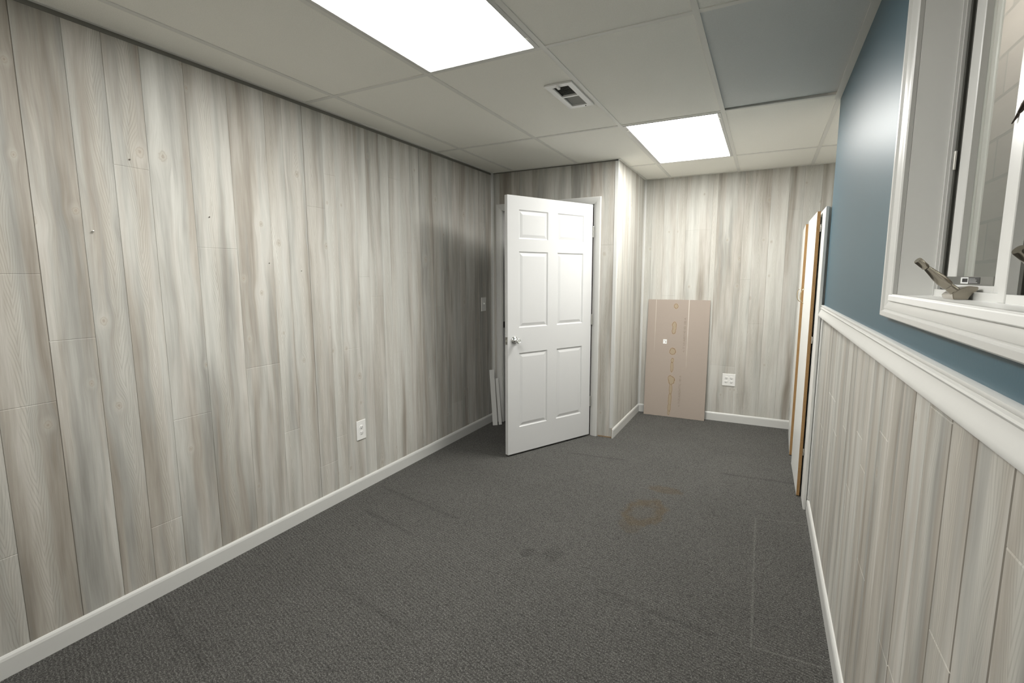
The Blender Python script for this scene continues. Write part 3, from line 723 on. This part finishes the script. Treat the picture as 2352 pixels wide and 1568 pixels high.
def text_part(txt, size, x, z, rot, parent, name, mat, y=-0.0006, depth=0.0002, squeeze=1.0):
    cu = bpy.data.curves.new('tmp_text', 'FONT'); cu.body = txt; cu.size = size; cu.extrude = depth; cu.offset = 0.0004
    tmp = bpy.data.objects.new('tmp_text', cu)
    COL.objects.link(tmp)
    dg = bpy.context.evaluated_depsgraph_get(); me = bpy.data.meshes.new_from_object(tmp.evaluated_get(dg))
    bpy.data.objects.remove(tmp); bpy.data.curves.remove(cu)
    me.name = name; me.materials.clear(); me.materials.append(mat)
    me.transform(Matrix.Translation((x, y, z)) @ Matrix.Rotation(rot, 4, 'Y') @ Matrix.Rotation(R(90), 4, 'X') @ Matrix.Diagonal((squeeze, 1, 1, 1)))
    o = bpy.data.objects.new(name, me); COL.objects.link(o); o.parent = parent
    return o
o = text_part('<- T 1Z1A057192 0D 185 A', 0.0255, 0.374, 0.665, R(-90), card, 'printed_text', M['ink'], squeeze=1.16)
o = text_part('<- T1Z1ASRDHTTC 185 A', 0.0255, 0.354, 0.112, R(-90), card, 'printed_text', M['ink'], squeeze=1.10)
b = MB(); b.box((0.163, -0.0008, 0.742), (0.199, 0.0, 0.786), M=None); stk = b.build('sticker', M['paper'], card)
b = MB(); b.box((0.186, -0.0011, 0.752), (0.192, -0.0008, 0.768)); b.box((0.170, -0.0011, 0.772), (0.186, -0.0008, 0.774)); b.build('print', M['ink'], stk)

# ------------------------------------------------------------------ wardrobe in the recess
wd = thing('wardrobe', (0.275, 3.343, 0), 'white two door wardrobe with brown chipboard door edges beyond the blue wall', 'wardrobe')
Wd, Ww, Wh = 0.52, 1.75, 1.805
pt = 0.018
b = MB()
b.box((0.0155, 0.03, 0), (Wd, 0.03 + pt, Wh), 0.0006); b.box((0.0155, Ww - pt, 0), (Wd, Ww, Wh), 0.0006); b.box((0.0155, 0.03 + pt, Wh - pt - 0.001), (Wd, Ww - pt, Wh - 0.001)); b.box((0.0155, 0.03 + pt, 0.05), (Wd, Ww - pt, 0.05 + pt)); b.box((Wd - 0.006, 0.03 + pt, 0.05), (Wd, Ww - pt, Wh - pt)); b.box((0.0155, 0.70, 0.07), (Wd, 0.70 + pt, Wh - 0.02))
b.build('carcass', M['melamine'], wd)
b = MB()
b.box((0, 0.0, 0), (0.015, 0.32, Wh), 0.0006); b.box((0, Ww - 0.07, 0), (0.015, Ww - 0.001, Wh)); b.box((0, 0.32, Wh - 0.05), (0.015, Ww - 0.07, Wh)); b.box((0, 0.32, 0), (0.015, Ww - 0.07, 0.075)); b.box((0, 0.76, 0.075), (0.015, 1.06, Wh - 0.05))
b.build('face_frame', M['melamine'], wd)
def wdoor(y0, x0, y1, x1, z0, z1, hy):
    """door slab between near (x0,y0) and far (x1,y1), outer face; local to wardrobe"""
    d = Vector((x1 - x0, y1 - y0, 0)).normalized(); n = Vector((d.y, -d.x, 0)); L = math.hypot(x1 - x0, y1 - y0)
    Mx = Matrix((( d.x, n.x, 0, x0), (d.y, n.y, 0, y0), (0, 0, 1, 0), (0, 0, 0, 1)))
    s = MB(); s.box((0.0004, 0, z0 + 0.0004), (L - 0.0004, 0.018, z1 - 0.0004), M=Mx)
    dr = s.build('door', M['melamine'], wd)
    e = MB()
    e.box((-0.0006, 0.0004, z0), (0.0006, 0.0178, z1), M=Mx); e.box((L - 0.0006, 0.0004, z0), (L + 0.0006, 0.0178, z1), M=Mx)
    e.box((0, 0.0004, z0 - 0.0006), (L, 0.0178, z0 + 0.0006), M=Mx); e.box((0, 0.0004, z1 - 0.0006), (L, 0.0178, z1 + 0.0006), M=Mx)
    tag(e.build('edge', M['chipboard'], dr), 'bare brown chipboard edges')
    return dr, Mx, L
def whandle(dr, Mx, s, zc):
    pts = [Mx @ Vector((s, -0.026 * math.sin(R(a)) + 0.002, zc - 0.052 * math.cos(R(a)))) for a in range(0, 181, 12)]
    b = MB(); b.tube(pts, 0.0028, 10); tag(b.build('handle', M['brass'], dr, smooth=True), 'thin brass bow handle')
ox, oy = 0.275, 3.343
d1, M1, L1 = wdoor(3.54 - oy, 0.2475 - ox, 4.148 - oy, 0.242 - ox, 0.006, 1.799, 0)
d2, M2, L2 = wdoor(4.355 - oy, 0.236 - ox, 4.96 - oy, 0.2500 - ox, 0.006, 1.799, 1)
whandle(d1, M1, L1 - 0.045, 1.272); whandle(d2, M2, 0.03, 1.272)
for z in (1.70, 1.02, 0.30):
    for dd, Mx, s in ((d1, M1, 0.0), (d2, M2, L2)):
        b = MB()
        b.box((s - 0.010 if s == 0 else s - 0.02, 0.018, z - 0.022), (s + 0.02 if s == 0 else s + 0.010, 0.0245, z + 0.022), 0.002, M=Mx)
        b.box((s - 0.016 if s == 0 else s, 0.020, z - 0.010), (s if s == 0 else s + 0.016, 0.0255, z + 0.010), 0.002, M=Mx)
        b.build('hinge', M['steel'], dd)

# ------------------------------------------------------------------ window
xi = 0.281
win = thing('window_1', (0.372, 1.38, WZ0), 'white vinyl casement window in the deep opening of the blue wall', 'window', kind='structure')
def W(p): return (p[0] - 0.372, p[1] - 1.38, p[2] - WZ0)
def wbox(b, a, c, bev=0.0, seg=1): b.box(W(a), W(c), bev, seg)
# casing (picture frame) + jamb liner as trim
b = MB()
cw, ct = 0.078, 0.0198
WC = [(0, 0), (0, 0.009), (0.004, 0.012), (0.010, 0.0125), (0.013, 0.0105), (0.030, 0.0115), (0.044, 0.0155), (0.050, 0.0155), (0.053, 0.0140), (0.056, 0.0140), (0.060, 0.0198), (0.074, 0.0198), (0.078, 0.0165), (0.078, 0)]
b.extrude_profile(WC, (XR, WY1, WZ0 + 0.002), (XR, WY1, WZ1), (0, 1, 0), (-1, 0, 0), -0.78, -1)
b.extrude_profile(WC, (XR, WY0, WZ0 + 0.002), (XR, WY0, WZ1), (0, -1, 0), (-1, 0, 0), -0.78, -1)
b.extrude_profile(WC, (XR, WY0, WZ1), (XR, WY1, WZ1), (0, 0, 1), (-1, 0, 0), -1, -1)
WA = [(a * 0.78, t) for a, t in WC]
b.extrude_profile(WA, (XR, WY0, WZ0 + 0.002), (XR, WY1, WZ0 + 0.002), (0, 0, -1), (-1, 0, 0), -1 / 0.78, -1 / 0.78)
tag(b.build('trim_9', M['white_trim'], smooth=30), 'white moulded casing around the window opening', 'trim', kind='structure')
b = MB()
b.box((XR + 0.0006, WY1, WZ0), (0.40, WY1 + 0.012, WZ1)).box((XR + 0.0006, WY0 - 0.012, WZ0), (0.40, WY0, WZ1)).box((XR + 0.0006, WY0 - 0.012, WZ1), (0.40, WY1 + 0.012, WZ1 + 0.012))
b.box((XR - 0.016, WY0 - 0.012, WZ0 - 0.016), (0.44, WY1 + 0.012, WZ0), 0.002)
tag(b.build('trim_10', M['white_jamb']), 'white jamb boards and sill lining the window opening', 'trim', kind='structure')
# master frame
MY0, MY1 = 1.1645, 1.196       # mullion
xf, xb = 0.372, 0.440
b = MB()
def frame_side(y, s):          # stepped profile growing from y in direction s (into the opening)
    wbox(b, (xf, y, WZ0), (xf + 0.018, y + s * 0.006, WZ1)); wbox(b, (xf + 0.006, y, WZ0), (xf + 0.018, y + s * 0.011, WZ1)); wbox(b, (xf + 0.018, y, WZ0), (xb, y + s * 0.016, WZ1))
frame_side(WY1, -1); frame_side(WY0, 1)
wbox(b, (xf, MY0, WZ0), (xb, MY1, WZ1), 0.0015)                  # mullion post
wbox(b, (xf + 0.016, MY0 - 0.014, WZ0), (xb, MY0, WZ1)); wbox(b, (xf + 0.016, MY1, WZ0), (xb, MY1 + 0.010, WZ1))
for y0, y1 in ((MY1, WY1), (WY0, MY0)):
    wbox(b, (xf + 0.002, y0, WZ0), (xf + 0.018, y1, WZ0 + 0.016)); wbox(b, (xf + 0.018, y0, WZ0), (xb, y1, WZ0 + 0.014)); wbox(b, (xf, y0, WZ1 - 0.02), (xb, y1, WZ1))
b.build('frame', M['vinyl'], win)
# gasket lines around each light
xs_ = 0.383
for (y0, y1) in ((MY1 + 0.012, WY1 - 0.016), (WY0 + 0.016, MY0 - 0.014)):
    g_ = MB(); z0, z1 = WZ0 + 0.0145, WZ1 - 0.02
    wbox(g_, (xs_, y1 - 0.014, z0), (xs_ + 0.006, y1, z1)); wbox(g_, (xs_ + 0.0045, y1 - 0.024, z0), (xs_ + 0.012, y1 - 0.0165, z1))
    wbox(g_, (xs_, y0, z0), (xs_ + 0.006, y0 + 0.003, z1))
    tag(g_.build('weather_seal', M['rubber'], win), 'dark weather seal beside the sash')
    s_ = MB()
    x0, x1 = 0.388, 0.412
    sl, sr = 0.066, 0.056  # wide left stile takes the place of the jamb's reflection in the glass
    ya, yb = y0 + 0.004, y1 - 0.016
    wbox(s_, (x0, yb - sl, z0), (x1, yb, z1), 0.002); wbox(s_, (x0, ya, z0), (x1, ya + sr, z1), 0.002)
    wbox(s_, (x0, ya + sr - 0.003, z0), (x1, yb - sl + 0.003, z0 + 0.016), 0.002); wbox(s_, (x0, ya + sr - 0.003, z1 - 0.04), (x1, yb - sl + 0.003, z1), 0.002)
    sash = s_.build('sash', M['vinyl'], win)
    p_ = MB(); wbox(p_, (0.402, ya + sr - 0.006, z0 + 0.010), (0.406, yb - sl + 0.006, z1 - 0.034)); tag(p_.build('glass_pane', M['glass'], sash), 'clear glass pane')
    q_ = MB(); wbox(q_, (0.3862, ya + sr, z0 + 0.0155), (0.3884, yb - 0.002, z0 + 0.0325)); sp_ = q_.build('spacer', M['spacer'], sash); tag(sp_, 'grey glazing strip along the bottom of the glass')
    if y0 > 1.1:
        l_ = MB(); wbox(l_, (0.3857, 1.334, z0 + 0.0175), (0.3862, 1.444, z0 + 0.0310)); lab = l_.build('label', M['black_ink'], sash); tag(lab, 'small black and white barcode label')
        l_ = MB(); wbox(l_, (0.3853, 1.398, z0 + 0.0175), (0.3857, 1.444, z0 + 0.0310))
        for kz in range(4): wbox(l_, (0.3853, 1.345 + 0.006 * (kz % 2) + 0.003 * kz, z0 + 0.0198 + 0.0026 * kz), (0.3857, 1.394, z0 + 0.0204 + 0.0026 * kz))
        l_.build('label_paper', M['paper'], sash)
        l_ = MB(); yy = 1.402
        for wv_ in (1, 2, 1, 1, 3, 1, 2, 1, 1, 2, 1):
            wbox(l_, (0.3849, yy, z0 + 0.0205), (0.3853, yy + 0.0011 * wv_, z0 + 0.0285)); yy += 0.0011 * wv_ + 0.0014
        l_.build('barcode', M['black_ink'], sash)
# small hinge clip in the seal
b = MB(); wbox(b, (0.378, 1.556, 1.662), (0.383, 1.566, 1.706), 0.001); b.build('clip', M['steel'], win)

# crank operators
def crank(dy, label):
    base = MB()
    # side profile in (x, z), swept along y; the foot leans towards the frame
    bx = [(0.343, 1.3645), (0.3665, 1.3645), (0.3695, 1.376), (0.3755, 1.378), (0.381, 1.3865), (0.381, 1.3905), (0.366, 1.3925), (0.352, 1.3865), (0.3405, 1.3765)]
    y0, y1 = 1.317 + dy, 1.388 + dy
    A = [base.bm.verts.new(W((x, y0, z))) for x, z in bx]; B = [base.bm.verts.new(W((x, y1, z if z < 1.37 else z - 0.003))) for x, z in bx]
    n = len(bx); base.bm.faces.new(A[::-1]); base.bm.faces.new(B)
    for k in range(n): base.bm.faces.new([A[k], A[(k + 1) % n], B[(k + 1) % n], B[k]])
    bmesh.ops.bevel(base.bm, geom=list(base.bm.edges), offset=0.0012, segments=2, affect='EDGES')
    o = base.build('crank_operator', M['nickel'], win, smooth=30); tag(o, label)
    piv = Vector((0.3370, 1.325 + dy, 1.3895)); tip = Vector((0.2755, 1.2995 + dy, 1.4440))
    d = (tip - piv).normalized(); L = (tip - piv).length
    s = MB(); s.tube([W(piv - d * 0.014 + Vector((0.004, 0, -0.003))), W(piv - d * 0.004), W(piv + d * 0.004)], [0.0100, 0.0090, 0.0078], 20); s.build('spindle', M['nickel'], o, smooth=40)
    hd = MB()
    prof = [(0.0, 0.0125), (0.003, 0.0132), (0.014, 0.0135), (0.026, 0.0125), (0.040, 0.0098), (0.052, 0.0078), (0.0565, 0.0070)]
    pts = [W(piv + d * (0.006 + s_)) for s_, r_ in prof]
    hd.tube(pts, [r_ * 0.80 for s_, r_ in prof], 24); hd.build('crank_handle', M['nickel'], o, smooth=50)
    kb = MB(); kp = [(0.0585, 0.0062), (0.0595, 0.0074), (0.070, 0.0076), (0.0805, 0.0079), (0.0820, 0.0072)]
    kb.tube([W(piv + d * (0.0055 + s_)) for s_, r_ in kp], [r_ * 0.92 for s_, r_ in kp], 24); kb.build('crank_knob', M['nickel'], o, smooth=50)
crank(0.0, 'satin nickel folding crank standing on the sill of the left casement')
crank(-0.462, 'dark folding crank of the right casement, cut by the picture edge')
# sash lock levers
def lever(pts, rs, label):
    b = MB(); b.tube([W(p) for p in pts], rs, 10)
    for v in b.bm.verts: pass
    o = b.build('lock_lever', M['bronze'], win, smooth=50); tag(o, label)
lever([(0.384, 1.264, 1.690), (0.386, 1.250, 1.700), (0.388, 1.235, 1.715), (0.390, 1.212, 1.735), (0.392, 1.200, 1.75)], [0.0012, 0.0026, 0.0045, 0.0065, 0.007], 'dark lock lever of the left casement, half hidden by the mullion')
lever([(0.352, 1.135, 1.677), (0.352, 1.131, 1.679), (0.354, 1.124, 1.687), (0.358, 1.115, 1.70), (0.372, 1.112, 1.72), (0.392, 1.112, 1.725)], [0.002, 0.0035, 0.0045, 0.006, 0.007, 0.008], 'dark lock lever of the right casement at the picture edge')

# outside: stone wall across the window well
b = MB(); b.box((0.90, -0.6, 0.6), (0.98, YE - 0.06, 3.4)); ex = b.build('wall_exterior', M['stone'])
uvl = ex.data.uv_layers.new(name='UVMap')
for lp in ex.data.loops:
    co = ex.data.vertices[lp.vertex_index].co; uvl.data[lp.index].uv = (co.y + co.x, co.z - 1.478)
tag(ex, 'stone block wall seen through the window', 'wall', kind='structure')
b = MB(); b.box((XR + 0.075, -0.6, 0.55), (0.98, YE - 0.06, 0.60)); tag(b.build('ground', M['raw']), 'bare ground in the window well', 'ground', kind='structure')
b = MB(); b.box((XR + 0.0755, WY1 + 0.012, WZ0 - 0.06), (0.455, WY1 + 0.06, WZ1 + 0.08), 0.004); b.box((XR + 0.0755, WY0 - 0.08, WZ0 - 0.06), (0.455, WY0 - 0.012, WZ1 + 0.08), 0.004)
tag(b.build('trim_11', M['vinyl']), 'white exterior trim boards beside the window', 'trim', kind='structure')

b = MB(); b.box((XR + 0.08, YE - 0.075, 0.6), (0.895, YE - 0.062, 3.4)); tag(b.build('wall_well', M['exterior']), 'grey end wall of the window well', 'wall', kind='structure')
# ------------------------------------------------------------------ world, camera, colour management
w = bpy.data.worlds.new('World'); SC.world = w; w.use_nodes = True
bg = w.node_tree.nodes['Background']; bg.inputs[0].default_value = (1.0, 0.98, 0.95, 1); bg.inputs[1].default_value = 2.1

F_PX, YAW, PITCH, ROLL = 1128.8362, -0.4757, -0.1302, -0.0026
cam = bpy.data.cameras.new('Camera'); co = bpy.data.objects.new('Camera', cam); COL.objects.link(co)
cam.sensor_width = 36.0; cam.sensor_fit = 'HORIZONTAL'; cam.lens = F_PX / 2352 * 36; cam.clip_start = 0.02
fwd = Vector((math.sin(YAW) * math.cos(PITCH), math.cos(YAW) * math.cos(PITCH), math.sin(PITCH)))
rt = Vector((math.cos(YAW), -math.sin(YAW), 0)); upv = rt.cross(fwd)
r2 = rt * math.cos(ROLL) + upv * math.sin(ROLL); u2 = upv * math.cos(ROLL) - rt * math.sin(ROLL)
co.matrix_world = Matrix(((r2.x, u2.x, -fwd.x, 0), (r2.y, u2.y, -fwd.y, 0), (r2.z, u2.z, -fwd.z, CAMH), (0, 0, 0, 1)))
SC.camera = co
vs = SC.view_settings
SC.display_settings.display_device = 'sRGB'
vs.view_transform = 'Standard'; vs.look = 'None'; vs.exposure = 1.1; vs.gamma = 1.0; vs.use_curve_mapping = False
